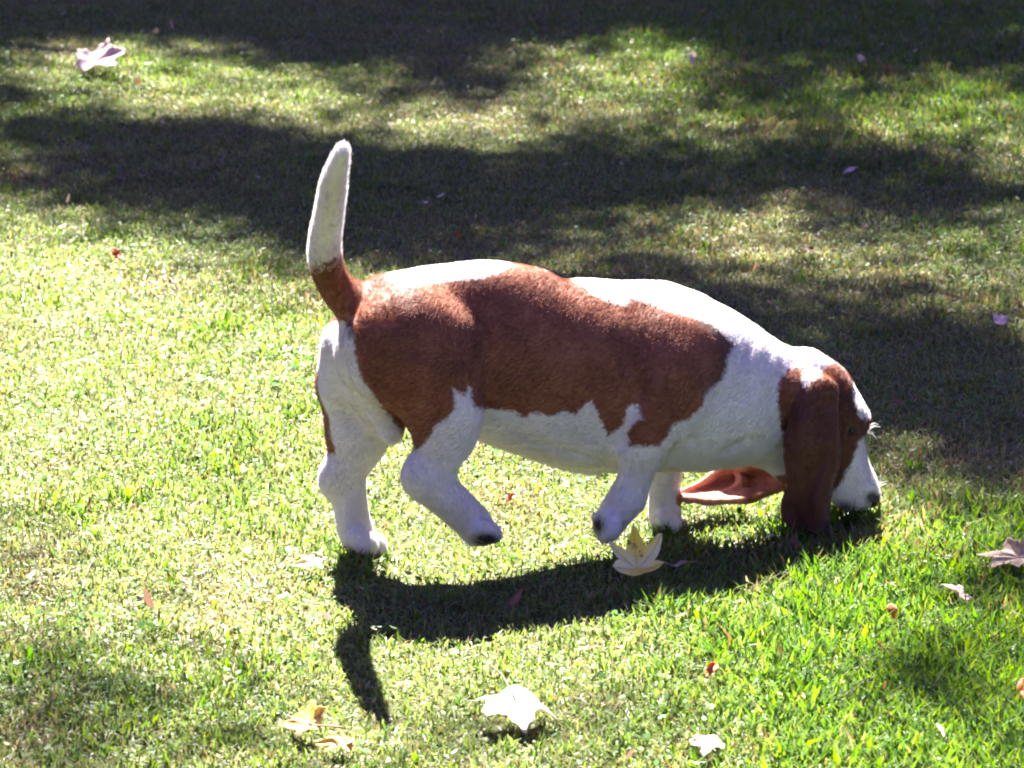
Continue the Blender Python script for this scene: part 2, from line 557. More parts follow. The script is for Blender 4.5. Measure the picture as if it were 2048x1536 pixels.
def build_trees():
    bark = bark_material()
    lm = leaf_material('plane_leaf', (0.075, 0.115, 0.025), 0.35)
    # candidate leaf places in the crowns, evenly jittered: each shades one spot of lawn, up towards the sun from it
    def cells(x0, x1, y0, y1, h):
        X, Y = np.meshgrid(np.arange(x0, x1, h), np.arange(y0, y1, h), indexing='ij')
        return X.ravel() + h * RNG.random(X.size), Y.ravel() + h * RNG.random(X.size)
    parts = []
    for (x0, x1, y0, y1, h, sz0, inner) in ((-2.2, 2.2, 3.6, 12.6, 0.0135, 0.024, True), (-4.5, 4.5, 2.5, 15.5, 0.030, 0.046, False)):
        gx, gy = cells(x0, x1, y0, y1, h)
        u, v, _ = to_px(np.stack([gx, gy, np.zeros(len(gx))], 1))
        zone = (u > -350) & (u < 2400) & (v > -160) & (v < 1800)
        s = shade_lookup(u, v, gx, gy)
        tau = np.where(s > 0.92, 0, np.clip(-np.log(np.clip(s, 0.005, 1)), 0, 5.2))
        size = sz0 * (0.85 + 0.3 * RNG.random(len(gx)))
        pk = tau * h * h * math.sin(SUN_EL) / (1.9 * sz0 ** 2 * 0.60)
        keep = (RNG.random(len(gx)) < pk * (1.0 if inner else 0.55)) & (zone == inner)
        parts.append(np.stack([gx[keep], gy[keep], size[keep]], 1))
    pp = np.concatenate(parts)
    gx, gy, size = pp[:, 0], pp[:, 1], pp[:, 2]
    n = len(gx)
    print('canopy leaves', n)
    layer = 5.6 + 2.4 * RNG.random(n)
    t = layer / SDIR.z
    c = np.stack([gx + SDIR.x * t, gy + SDIR.y * t, layer], 1)
    # lobed leaf outline of nine points, facing roughly the light
    rr = np.array([0.6, 1.0, 0.75, 1.2, 0.75, 1.0])
    th = np.array([-1.57, 0.2, 0.85, 1.57, 2.3, 2.95])
    lx, ly = rr * np.cos(th), rr * np.sin(th)
    nrm = np.array(SDIR)[None] * 0.9 + RNG.normal(0, 0.55, (n, 3))
    nrm /= np.linalg.norm(nrm, axis=1, keepdims=True)
    a = np.cross(nrm, RNG.normal(0, 1, (n, 3)))
    a /= np.linalg.norm(a, axis=1, keepdims=True)
    b = np.cross(nrm, a)
    V = c[:, None, :] + (a[:, None, :] * lx[None, :, None] + b[:, None, :] * ly[None, :, None]) * size[:, None, None]
    V += nrm[:, None, :] * (np.abs(lx)[None, :, None] * 0.15 * size[:, None, None])
    # two trees share the crowns: split left / right
    trunks = [(-4.2, 14.6), (4.4, 15.4)]
    left = c[:, 0] < 0.15 * np.sin(c[:, 1] * 2)
    for k, (tx, ty) in enumerate(trunks):
        root = bpy.data.objects.new('shade_tree', None)
        COL.objects.link(root)
        tag(root, ('small-leaved tree left of the lawn with boughs hanging over it', 'small-leaved tree right of the lawn with boughs hanging over it')[k],
            'tree', 'trees shading the lawn')
        tv, tf = tube([(tx, ty, -0.1), (tx + .04, ty, 0.4), (tx, ty + .1, 1.6), (tx + .1, ty, 3.2), (tx, ty, 5.2), (tx + .1, ty, 8.0)],
                      [0.36, 0.27, 0.23, 0.20, 0.14, 0.06], 16)
        py_mesh('trunk', tv, tf, bark, root)
        sel = left if k == 0 else ~left
        W = V[sel]
        cs = c[sel]
        rnd = random.Random(5 + k)
        for q in range(13):
            e = cs[rnd.randrange(len(cs))]
            st = Vector((tx, ty, 3.6 + 3.2 * rnd.random()))
            e = Vector(e) + Vector((0, 0, 0.1))
            mid = st.lerp(e, 0.5) + Vector((rnd.uniform(-.3, .3), rnd.uniform(-.3, .3), 0.5))
            pts = [st, st.lerp(mid, .5) + Vector((0, 0, .12)), mid, mid.lerp(e, .5) + Vector((0, 0, .1)), e]
            bv, bf = tube(pts, [0.075, 0.055, 0.038, 0.02, 0.006], 7)
            py_mesh('limb', bv, bf, bark, root)
        # extra crown mass above the trunk
        m = 9000
        p = RNG.normal(0, 1, (m, 3))
        p /= np.linalg.norm(p, axis=1, keepdims=True)
        p = p * (0.45 + 0.55 * RNG.random((m, 1))) * np.array([[2.2, 1.9, 1.6]]) + np.array([[tx + (0.5 if k else -0.5), ty + 0.8, 7.6]])
        nn = RNG.normal(0, 1, (m, 3)); nn /= np.linalg.norm(nn, axis=1, keepdims=True)
        aa = np.cross(nn, RNG.normal(0, 1, (m, 3))); aa /= np.linalg.norm(aa, axis=1, keepdims=True)
        bb = np.cross(nn, aa)
        sz = 0.07 + 0.04 * RNG.random(m)
        U = p[:, None, :] + (aa[:, None, :] * lx[None, :, None] + bb[:, None, :] * ly[None, :, None]) * sz[:, None, None]
        W = np.concatenate([W, U])
        me = np_mesh('crown', W.reshape(-1, 3), [np.arange(len(W) * 6).reshape(-1, 6)])
        o = link_mesh('crown', me, lm, root, smooth=False)
        tag(o, kind='stuff')


build_trees()


def build_sky_screens():  # unseen hedges added to block sky light and deepen the shade
    lm = leaf_material('screen_hedge_leaf', (0.035, 0.060, 0.018), 0.2)
    for k, (x0, y0, x1, y1, h, lab) in enumerate((
            (-5.5, -2.6, 5.5, -2.8, 9.5, 'added dark hedge behind the viewer that cuts down the sky light'),
            (-5.6, -2.6, -5.4, 12.5, 8.5, 'added dark hedge left of the lawn that cuts down the sky light'),
            (5.8, -2.6, 5.6, 12.5, 8.5, 'added dark hedge right of the lawn that cuts down the sky light'),
            (-9.0, 22.0, 9.0, 22.4, 7.0, 'added dark hedge beyond the lawn that cuts down the sky light'))):
        root = bpy.data.objects.new('sky_screen_hedge', None)
        COL.objects.link(root)
        root.location = ((x0 + x1) / 2, (y0 + y1) / 2, 0)
        tag(root, lab, 'hedge', 'added hedges screening off the sky')
        L = math.hypot(x1 - x0, y1 - y0)
        n = int(L * h * 170)
        t = RNG.random(n)
        z = h * RNG.random(n)
        side = RNG.normal(0, 0.28, n)
        nx, ny = -(y1 - y0) / L, (x1 - x0) / L
        wob = 0.5 * (fbm(t * L, z, 1.2, 7.0 + k) - 0.5)
        c = np.stack([x0 + (x1 - x0) * t + nx * (side + wob) - root.location.x, y0 + (y1 - y0) * t + ny * (side + wob) - root.location.y, z + wob * .6 + .05], 1)
        N = RNG.normal(0, 1, (n, 3)); N /= np.linalg.norm(N, axis=1, keepdims=True)
        a = np.cross(N, RNG.normal(0, 1, (n, 3))); a /= np.linalg.norm(a, axis=1, keepdims=True)
        b = np.cross(N, a)
        sz = (0.055 + 0.045 * RNG.random(n))[:, None]
        V = np.stack([c - a * sz, c + b * sz * .6, c + a * sz, c - b * sz * .6], 1)
        me = np_mesh('foliage', V.reshape(-1, 3), [np.arange(n * 4).reshape(n, 4)])
        tag(link_mesh('foliage', me, lm, root, smooth=False), kind='stuff')


build_sky_screens()

# ------------------------------------------------------------------ the dog
YAW = R(18.0)
DOG_O = np.array([-0.195, 5.175, 0.0])
DD = np.array([math.cos(YAW), math.sin(YAW), 0.0])       # heading
DN = np.array([math.sin(YAW), -math.cos(YAW), 0.0])      # its right side
DU = np.array([0, 0, 1.0])


def D(u, v, l):
    """a point of the dog read off the photograph at lateral offset l (m) from its mid-plane, in dog space"""
    d = ray(u, v)
    t = (l - (C0 - DOG_O) @ DN) / (d @ DN)
    p = C0 + t * d - DOG_O
    return np.array([p @ DD, l, p[2]]), t


def PX(u, v, l, r):
    p, t = D(u, v, l)
    return p, r * t / FPX


def dog_to_world(P):
    return DOG_O + P[:, 0:1] * DD + P[:, 1:2] * DN + P[:, 2:3] * DU


class Field:
    def __init__(self, lo, hi, h):
        self.lo, self.h = np.array(lo, float), h
        self.n = np.ceil((np.array(hi) - self.lo) / h).astype(int) + 1
        self.F = np.full(self.n, 0.05, np.float32)
        self.ax = [(self.lo[i] + h * np.arange(self.n[i])).astype(np.float32) for i in range(3)]

    def box(self, lo, hi):
        a = np.clip(np.floor((lo - self.lo) / self.h).astype(int), 0, self.n - 1)
        b = np.clip(np.ceil((hi - self.lo) / self.h).astype(int) + 1, 1, self.n)
        sl = tuple(slice(a[i], b[i]) for i in range(3))
        x = self.ax[0][sl[0]][:, None, None]
        y = self.ax[1][sl[1]][None, :, None]
        z = self.ax[2][sl[2]][None, None, :]
        return sl, x, y, z

    def add(self, sl, d, k):
        f = self.F[sl]
        h = np.maximum(k - np.abs(f - d), 0) / k
        self.F[sl] = np.minimum(f, d) - h * h * k * 0.25

    def cut(self, sl, d, k):
        f = self.F[sl]
        g = -d
        h = np.maximum(k - np.abs(f - g), 0) / k
        self.F[sl] = np.maximum(f, g) + h * h * k * 0.25

    def chain(self, pts, q=1.0, k=0.02, cut=False):
        """pts: (u, v, lateral, radius in px); tapered capsules, q = lateral width / height"""
        P = [PX(*p) for p in pts]
        if len(P) == 1:
            P = P * 2
        if len(P) >= 3:
            X4 = [np.append(p, rr) for p, rr in P]
            X4 = [2 * X4[0] - X4[1]] + X4 + [2 * X4[-1] - X4[-2]]
            out = []
            for i in range(1, len(X4) - 2):
                a, b, c, d = X4[i - 1:i + 3]
                for t in (0, .34, .67):
                    out.append(0.5 * (2 * b + (c - a) * t + (2 * a - 5 * b + 4 * c - d) * t * t + (3 * b - a - 3 * c + d) * t ** 3))
            out.append(X4[-2])
            P = [(o[:3], max(o[3], 0.001)) for o in out]
        m = max(p[1] for p in P) * max(1, q) + max(k, 0.02) + 0.02
        C = np.array([p[0] for p in P])
        sl, x, y, z = self.box(C.min(0) - m, C.max(0) + m)
        if min(self.F[sl].shape) == 0: return
        y = y / q
        dist = None
        for (a, ra), (b, rb) in zip(P[:-1], P[1:]):
            a2, b2 = a.copy(), b.copy()
            a2[1] /= q; b2[1] /= q
            ab = b2 - a2
            L2 = float(ab @ ab) + 1e-12
            px, py, pz = x - a2[0], y - a2[1], z - a2[2]
            t = np.clip((px * ab[0] + py * ab[1] + pz * ab[2]) / L2, 0, 1)
            d = np.sqrt((px - t * ab[0]) ** 2 + (py - t * ab[1]) ** 2 + (pz - t * ab[2]) ** 2) - (ra + (rb - ra) * t)
            if dist is None: dist = d
            else:
                kk = 0.007
                h = np.maximum(kk - np.abs(dist - d), 0) / kk
                dist = np.minimum(dist, d) - h * h * kk * 0.25
        dist = (dist * min(1.0, q)).astype(np.float32)
        (self.cut if cut else self.add)(sl, dist, k)

    def cloud(self, pts, r, k=0.004):
        for p in pts:
            m = r + k + 0.012
            sl, x, y, z = self.box(p - m, p + m)
            d = np.sqrt((x - p[0]) ** 2 + (y - p[1]) ** 2 + (z - p[2]) ** 2) - r
            self.add(sl, d.astype(np.float32), k)

    def sample(self, P):
        g = (P - self.lo) / self.h
        i = np.clip(np.floor(g).astype(int), 0, self.n - 2)
        f = g - i
        r = 0
        for dx in (0, 1):
            for dy in (0, 1):
                for dz in (0, 1):
                    w = (f[:, 0] if dx else 1 - f[:, 0]) * (f[:, 1] if dy else 1 - f[:, 1]) * (f[:, 2] if dz else 1 - f[:, 2])
                    r = r + w * self.F[i[:, 0] + dx, i[:, 1] + dy, i[:, 2] + dz]
        return r

    def nets(self):
        F = self.F
        S = F < 0
        nx, ny, nz = F.shape
        c = np.zeros((nx - 1, ny - 1, nz - 1), np.int8)
        for dx in (0, 1):
            for dy in (0, 1):
                for dz in (0, 1):
                    c += S[dx:nx - 1 + dx, dy:ny - 1 + dy, dz:nz - 1 + dz]
        act = (c > 0) & (c < 8)
        I = np.argwhere(act)
        idx = np.full(act.shape, -1, np.int32)
        idx[act] = np.arange(len(I))
        acc = np.zeros((len(I), 3)); cnt = np.zeros(len(I))
        for axis in range(3):
            o1, o2 = [(1, 2), (0, 2), (0, 1)][axis]
            for p in (0, 1):
                for q in (0, 1):
                    A = I.copy(); A[:, o1] += p; A[:, o2] += q
                    B = A.copy(); B[:, axis] += 1
                    fa = F[A[:, 0], A[:, 1], A[:, 2]]; fb = F[B[:, 0], B[:, 1], B[:, 2]]
                    m = (fa < 0) != (fb < 0)
                    t = np.where(m, fa / np.where(m, fa - fb, 1), 0)
                    pt = A.astype(float); pt[:, axis] += t
                    acc[m] += pt[m]; cnt[m] += 1
        V = acc / cnt[:, None] * self.h + self.lo
        faces = []
        for axis in range(3):
            o1, o2 = [(1, 2), (2, 0), (0, 1)][axis]
            a = [slice(None)] * 3; b = [slice(None)] * 3
            a[axis] = slice(0, -1); b[axis] = slice(1, None)
            E = S[tuple(a)] != S[tuple(b)]
            E2 = np.argwhere(E)
            E2 = E2[(E2[:, o1] > 0) & (E2[:, o2] > 0) & (E2[:, o1] < F.shape[o1] - 1) & (E2[:, o2] < F.shape[o2] - 1)]
            sgn = S[E2[:, 0], E2[:, 1], E2[:, 2]]
            q = []
            for (p1, p2) in ((1, 1), (0, 1), (0, 0), (1, 0)):
                t = E2.copy(); t[:, o1] -= p1; t[:, o2] -= p2
                q.append(idx[t[:, 0], t[:, 1], t[:, 2]])
            q = np.stack(q, 1)
            q[~sgn] = q[~sgn][:, ::-1]
            faces.append(q)
        return V, np.concatenate(faces)


def ear_points(rows, nv, slope, fold):
    """rows: list of (uL, vL, uR, vR, lateral, bulge); points across each row"""
    out = []
    rows = np.array(rows, float)
    m = len(rows)
    tt = np.linspace(0, m - 1, nv[0])
    for t in tt:
        i = min(int(t), m - 2); f = t - i
        f = f * f * (3 - 2 * f) if False else f
        a = rows[i] * (1 - f) + rows[i + 1] * f
        for s in np.linspace(0, 1, nv[1]):
            u = a[0] + (a[2] - a[0]) * s + 5 * math.sin(t * 2.3 + s * 1.5) * abs(s - .5) * 2
            v = a[1] + (a[3] - a[1]) * s
            l = a[4] + slope * s + a[5] * math.sin(math.pi * s) + fold * math.sin(s * 7 + t * 0.5) * (0.3 + t / m)
            out.append(D(u, v, l)[0])
    return np.array(out)


def build_dog():
    lo, _ = D(600, 1110, 0.0)
    F = Field([-0.14, -0.175, -0.015], [0.86, 0.205, 0.66], 0.0028)
    ch = F.chain
    # trunk of the body (half height in px, q = width / height)
    ch([(775, 700, 0, 108), (850, 690, 0, 134), (960, 694, 0, 150), (1050, 716, 0, 165), (1150, 748, 0, 176),
        (1250, 757, 0, 180), (1330, 762, 0, 172), (1400, 776, 0, 152)], q=0.76, k=0.03)
    ch([(1400, 776, 0, 150), (1470, 795, 0, 132), (1530, 805, 0, 116), (1590, 815, 0, 98)], q=0.66, k=0.03)
    # back bone over shoulders, croup
    ch([(1170, 600, 0, 26), (1250, 597, 0, 24), (1320, 600, 0, 26), (1370, 625, 0, 30)], q=1.2, k=0.03)
    ch([(780, 602, 0, 38), (860, 585, 0, 38), (960, 577, 0, 40), (1060, 590, 0, 40)], q=1.1, k=0.035)
    # shoulders and hips, both sides
    for s in (1, -1):
        du = 0 if s > 0 else 8
        ch([(1345 + du, 700, 0.064 * s, 62), (1342, 770, 0.088 * s, 72), (1312, 835, 0.092 * s, 54)], q=0.55, k=0.020)
        ch([(1330, 672, 0.035 * s, 36), (1400, 715, 0.05 * s, 40)], q=0.7, k=0.03)
        ch([(820, 650, 0.045 * s, 70), (845, 715, 0.062 * s, 98)], q=0.62, k=0.03)
        ch([(1030, 745, 0.025 * s, 118), (1180, 770, 0.030 * s, 128)], q=0.62, k=0.03)
    ch([(958, 640, 0.100, 6), (956, 720, 0.106, 16), (954, 790, 0.104, 18), (952, 840, 0.092, 14)], q=1.0, k=0.016, cut=True)
    ch([(965, 842, 0.075, 4), (1050, 880, 0.066, 5), (1140, 908, 0.062, 5), (1200, 925, 0.062, 4)], q=1.0, k=0.010, cut=True)
    # brisket and belly
    ch([(1230, 894, 0, 38), (1330, 884, 0, 36), (1430, 868, 0, 36)], q=1.1, k=0.03)
    ch([(930, 818, 0.0, 32), (1040, 852, 0, 33), (1140, 878, 0, 36)], q=1.2, k=0.03)
    # sheath fold under the belly
    ch([(1050, 892, -0.01, 10), (1120, 914, -0.012, 15), (1190, 934, -0.012, 12)], q=1.0, k=0.012)
    ch([(1060, 906, -0.03, 9), (1130, 928, -0.03, 12), (1195, 944, -0.03, 9)], q=1.0, k=0.008)
    # dewlap under the neck
    ch([(1430, 872, 0.0, 34), (1500, 862, 0.0, 36), (1556, 892, 0.0, 44), (1600, 938, 0, 44)], q=0.55, k=0.02)
    # ---- near hind leg (swinging forward)
    ch([(838, 695, 0.066, 100), (866, 775, 0.080, 84), (890, 830, 0.082, 62)], q=0.62, k=0.022)
    ch([(893, 840, 0.078, 60), (886, 890, 0.078, 50), (862, 930, 0.078, 41), (852, 952, 0.078, 38)], q=0.78, k=0.02)
    ch([(893, 820, 0.072, 50), (918, 868, 0.066, 22)], q=0.8, k=0.025)
    ch([(838, 952, 0.078, 26), (854, 960, 0.078, 36), (896, 996, 0.076, 35), (935, 1036, 0.074, 32), (955, 1057, 0.072, 31)], q=0.82, k=0.018)
    toes = (.026, .009, -.009, -.026)
    for du, dl in zip((-4, 6, 6, -4), toes):
        ch([(955 + du * .5, 1056, 0.072 + dl * .7, 19), (975 + du, 1065, 0.072 + dl, 15), (984 + du, 1073, 0.072 + dl, 11)], q=0.8, k=0.004)
    for dl in (.0175, 0, -.0175):
        ch([(962, 1040, 0.072 + dl, 3), (988, 1058, 0.072 + dl, 4), (996, 1074, 0.072 + dl, 4)], q=0.6, k=0.006, cut=True)
    ch([(948, 1074, 0.072, 14), (966, 1078, 0.072, 12)], q=1.4, k=0.008)
    # ---- far hind leg (standing)
    ch([(760, 700, -0.060, 92), (725, 780, -0.070, 74), (718, 850, -0.073, 60)], q=0.62, k=0.03)
    ch([(716, 850, -0.075, 58), (712, 895, -0.076, 50), (692, 945, -0.078, 38), (697, 985, -0.078, 33), (705, 1040, -0.076, 32),
        (714, 1070, -0.076, 32)], q=0.80, k=0.02)
    ch([(684, 925, -0.078, 22), (665, 950, -0.078, 24), (666, 974, -0.078, 22)], q=0.8, k=0.014)
    for du, dl in zip((10, 26, 26, 12), toes):
        ch([(716, 1072, -0.076 + dl * .7, 22), (722 + du, 1087, -0.076 + dl, 17), (730 + du, 1094, -0.076 + dl, 13)], q=0.85, k=0.004)
    # hanging flank fold between the thighs
    ch([(760, 800, 0.0, 34), (778, 850, 0.0, 27), (782, 868, 0.004, 20)], q=0.8, k=0.02)
    ch([(735, 790, -0.02, 30), (760, 850, -0.03, 18)], q=0.6, k=0.02)
    # buttocks and vent
    ch([(700, 690, -0.052, 50), (690, 760, -0.062, 44)], q=0.7, k=0.03)
    ch([(757, 680, 0.048, 56), (765, 740, 0.055, 50)], q=0.7, k=0.03)
    ch([(700, 668, -0.010, 14), (697, 700, -0.008, 10)], q=0.6, k=0.012, cut=True)
    # ---- near fore leg (lifted, wrist bent)
    ch([(1330, 800, 0.080, 62), (1298, 850, 0.084, 52), (1285, 880, 0.084, 45)], q=0.66, k=0.025)
    ch([(1288, 880, 0.086, 40), (1279, 920, 0.082, 36), (1267, 965, 0.078, 33), (1256, 998, 0.075, 32)], q=0.85, k=0.014)
    ch([(1356, 845, 0.092, 6), (1336, 885, 0.090, 7), (1324, 925, 0.080, 7)], q=1.0, k=0.012, cut=True)
    ch([(1252, 1000, 0.074, 33), (1232, 1024, 0.072, 29), (1224, 1044, 0.070, 28)], q=0.95, k=0.014)
    for du, dl in zip((2, 6, 0, -8), toes):
        ch([(1224, 1040, 0.070 + dl * .7, 19), (1219 + du, 1060, 0.070 + dl, 15), (1215 + du, 1071, 0.070 + dl, 11)], q=0.9, k=0.004)
    for dl in (.0175, 0, -.0175):
        ch([(1243, 1040, 0.070 + dl, 3), (1236, 1060, 0.070 + dl, 4), (1222, 1080, 0.070 + dl, 4)], q=0.6, k=0.006, cut=True)
    ch([(1200, 1040, 0.068, 14), (1197, 1060, 0.068, 11)], q=1.3, k=0.008)
    # wrist wrinkles
    for v, r in ((985, 8), (1004, 7), (1018, 6)):
        ch([(1212, v + 4, 0.10, r), (1234, v, 0.106, r)], q=1.0, k=0.010, cut=True)
    # ---- far fore leg (standing)
    ch([(1325, 850, -0.070, 52), (1332, 910, -0.072, 38), (1330, 970, -0.072, 31), (1330, 1030, -0.072, 31)], q=0.9, k=0.02)
    for du, dl in zip((8, 20, 20, 8), toes):
        ch([(1330, 1034, -0.072 + dl * .7, 21), (1340 + du, 1050, -0.072 + dl, 15)], q=0.85, k=0.004)
    # elbow groove and chest crease
    ch([(1300, 730, 0.108, 6), (1276, 785, 0.110, 12), (1250, 845, 0.106, 14), (1236, 890, 0.096, 12)], q=1.0, k=0.012, cut=True)
    # ---- tail
    ch([(770, 610, 0, 48), (725, 612, 0, 36), (690, 594, 0, 33), (664, 562, 0.006, 29), (650, 518, .028, 29), (650, 470, .056, 28), (657, 420, .092, 26),
        (665, 375, .130, 25), (674, 335, .165, 20), (683, 308, .188, 13), (686, 298, .195, 9)], q=0.9, k=0.022)
    # ---- head
    ch([(1590, 803, 0, 80), (1635, 806, 0, 76)], q=0.74, k=0.022)
    ch([(1615, 736, 0, 33), (1650, 764, 0, 29)], q=1.0, k=0.016)
    ch([(1648, 806, 0, 62), (1682, 836, 0, 48)], q=0.95, k=0.016)
    ch([(1697, 812, 0.004, 26), (1707, 838, 0.0, 31)], q=1.35, k=0.010)
    for s in (1, -1):
        ch([(1697, 828, 0.026 * s, 24), (1703, 850, 0.028 * s, 21)], q=0.8, k=0.010)
        ch([(1672, 905, 0.030 * s, 38), (1688, 962, 0.026 * s, 38), (1698, 992, 0.021 * s, 30)], q=0.55, k=0.014)
        ch([(1660, 860, 0.032 * s, 48), (1670, 905, 0.030 * s, 40)], q=0.6, k=0.02)
    ch([(1682, 872, 0, 42), (1692, 925, 0, 40), (1711, 970, 0, 39), (1720, 988, 0, 32)], q=0.80, k=0.014)
    ch([(1734, 976, 0, 15), (1741, 990, 0, 12)], q=1.3, k=0.008)
    # eye socket
    ch([(1703, 862, 0.050, 7)], q=1.0, k=0.008, cut=True)
    # cheek fold
    ch([(1690, 885, 0.058, 4), (1678, 930, 0.056, 4), (1668, 975, 0.052, 4)], q=1.0, k=0.010, cut=True)
    # throat crease
    ch([(1452, 902, 0.062, 4), (1500, 884, 0.068, 5), (1550, 884, 0.068, 5)], q=1.0, k=0.012, cut=True)
    ch([(1350, 876, 0.080, 4), (1385, 880, 0.075, 4)], q=1.0, k=0.010, cut=True)
    body_only = None
    # ---- near ear: long leather hanging in folds
    near_rows = [(1590, 800, 1655, 780, 0.048, 0.012), (1578, 850, 1672, 825, 0.060, 0.016), (1580, 900, 1676, 880, 0.066, 0.018),
                 (1574, 950, 1672, 930, 0.064, 0.014), (1568, 1000, 1664, 985, 0.060, 0.012), (1576, 1040, 1652, 1035, 0.058, 0.008),
                 (1592, 1066, 1636, 1064, 0.056, 0.004)]
    E1 = ear_points(near_rows, (56, 26), 0, 0.012)
    F.cloud(E1, 0.0046, 0.004)
    ch([(1585, 785, 0.045, 26), (1640, 780, 0.050, 26)], q=0.7, k=0.02)
    # ---- far ear swung back over the grass, its inside turned to the sun
    far_rows = [(1545, 915, 1595, 965, -0.040, 0.0), (1500, 915, 1540, 985, -0.075, -.012), (1466, 922, 1506, 998, -0.095, -.018),
                (1432, 942, 1458, 1002, -0.105, -.014), (1400, 966, 1416, 1004, -0.108, -.008), (1362, 986, 1372, 1000, -0.105, 0.0)]
    E2 = ear_points(far_rows, (50, 26), 0.045, 0.012)
    F.cloud(E2, 0.0040, 0.004)
    ch([(1440, 944, -.100, 5), (1474, 931, -.092, 6), (1512, 922, -.075, 6)], q=1.0, k=0.004)
    ch([(1418, 992, -.075, 4), (1452, 984, -.072, 6), (1480, 968, -.072, 6), (1474, 950, -.084, 5)], q=1.0, k=0.004)

    V, Q = F.nets()
    # small relief: muscle and loose skin
    e = 0.004
    G = np.stack([F.sample(V + np.eye(3)[i] * e) - F.sample(V - np.eye(3)[i] * e) for i in range(3)], 1)
    G /= np.linalg.norm(G, axis=1, keepdims=True) + 1e-9
    sx, sl_, sz = V[:, 0], V[:, 1], V[:, 2]
    wob = fbm(sx + sl_ * .5, sz, 16.0, 2.0) - 0.5
    disp = 0.0050 * wob + 0.0009 * (fbm(sx, sz + sl_, 45.0, 8.0) - 0.5)
    w_neck = np.exp(-((sx - 0.545) / 0.07) ** 2) * np.clip((0.345 - sz) / 0.08, 0, 1) * (sz > 0.1)
    disp += 0.0006 * w_neck * np.sin((sx * 0.75 - sz * 0.65) * 2 * np.pi / 0.036 + 5 * wob)
    w_fore = ((sx > 0.33) & (sx < 0.50) & (sz < 0.165) & (sz > 0.055)) * 1.0
    disp += 0.00025 * w_fore * np.sin(sz * 2 * np.pi / 0.019 + 6 * wob + sx * 20)
    eu, ev, _ = to_px(dog_to_world(V))
    earm = (eu > 1560) & (eu < 1690) & (ev > 830) & (sl_ > 0.052)
    disp += earm * (-0.0030) * np.abs(np.sin(eu / 17.0 + ev / 160.0 + 3 * wob)) ** 3
    fare = (eu < 1560) & (eu > 1350) & (ev > 935) & (sl_ < -0.05) & (sx > 0.46)
    disp += fare * 0.006 * (fbm(sx * 1.0, sz * 2.2, 40.0, 3.0) - 0.55)
    w_rib = np.exp(-((sx - 0.33) / 0.09) ** 2) * np.exp(-((sz - 0.27) / 0.06) ** 2)
    disp += 0.0010 * w_rib * 0.6 * np.sin((sx + 0.35 * sz) * 2 * np.pi / 0.030)
    V = V + G * disp[:, None]
    W = dog_to_world(V)
    me = np_mesh('body', W, [Q])
    print('dog verts', len(V), 'faces', len(Q))

    # ---- coat markings, as attributes of the coat
    Vm = V.copy(); Vm[:, 1] = np.abs(Vm[:, 1])
    u, v, _ = to_px(dog_to_world(Vm))
    ur, vr, _ = to_px(W)
    polys = [
        [(700, 540), (775, 530), (800, 574), (880, 564), (960, 556), (1000, 545), (1040, 520), (1150, 560), (1190, 592), (1225, 604), (1255, 612), (1262, 596), (1300, 606),
         (1340, 622), (1378, 632), (1420, 648), (1445, 668), (1468, 692), (1455, 712), (1452, 738), (1440, 762), (1412, 785), (1405, 812), (1378, 838),
         (1346, 850), (1336, 872), (1318, 892), (1262, 892), (1254, 868), (1268, 846), (1284, 838), (1275, 808), (1256, 812), (1248, 850), (1216, 870), (1205, 845), (1184, 800),
         (1168, 812), (1150, 828), (1128, 822), (1100, 832), (1070, 824), (1048, 834), (1030, 822), (950, 814), (940, 770), (930, 790), (905, 776), (912, 810), (898, 834), (872, 848),
         (862, 872), (848, 888), (834, 900), (812, 874), (786, 838), (752, 797), (724, 758), (712, 712), (706, 660), (640, 600), (600, 540), (650, 528), (680, 510)],
        [(1558, 765), (1578, 738), (1608, 736), (1602, 768), (1612, 775), (1638, 748), (1672, 722), (1710, 760), (1708, 800), (1720, 836), (1748, 846), (1738, 872), (1718, 884),
         (1704, 925), (1682, 968), (1660, 990), (1600, 980), (1572, 900), (1562, 850), (1556, 800)],
    ]

    def sdist(pu, pv, poly):
        poly = np.array(poly, float)
        d2 = np.full(len(pu), 1e9); ins = np.zeros(len(pu), bool)
        for (x1, y1), (x2, y2) in zip(poly, np.roll(poly, -1, 0)):
            ex, ey = x2 - x1, y2 - y1
            t = np.clip(((pu - x1) * ex + (pv - y1) * ey) / (ex * ex + ey * ey), 0, 1)
            d2 = np.minimum(d2, (pu - x1 - t * ex) ** 2 + (pv - y1 - t * ey) ** 2)
            cond = ((y1 > pv) != (y2 > pv)) & (pu < (x2 - x1) * (pv - y1) / (y2 - y1 + 1e-9) + x1)
            ins ^= cond
        return np.where(ins, 1, -1) * np.sqrt(d2)

    brown = np.maximum(sdist(u, v, polys[0]), sdist(u, v, polys[1]))
    # tail: brown root, white flag
    tail = (ur < 735) & (vr < 640) & (np.abs(V[:, 1]) < 0.05)
    brown = np.where(tail, (vr - 528 - (ur - 655) * -0.35) * 0.25, brown)
    # white between the buttocks and on the inner thighs
    rump = (V[:, 0] < 0.035) & (V[:, 2] > 0.10) & (vr > 640)
    brown = np.where(rump & (V[:, 1] > -0.042) & (V[:, 1] < 0.015), -20, brown)
    # far hind leg: brown only on its outer face above the hock
    farleg = (V[:, 1] < -0.03) & (V[:, 0] < 0.16) & (V[:, 2] < 0.27)
    ob = np.minimum((-V[:, 1] - 0.060) * 1400, (V[:, 2] - 0.150) * 1400)
    brown = np.where(farleg, ob, brown)
    farfore = (V[:, 1] < -0.03) & (V[:, 0] > 0.35) & (V[:, 2] < 0.20)
    brown = np.where(farfore & (V[:, 0] < 0.6), -20, brown)
    # blaze over the brow and down the nose
    headz = (ur > 1660) & (vr > 778)
    blaze = (0.010 - np.abs(V[:, 1] + 0.008)) * 1400
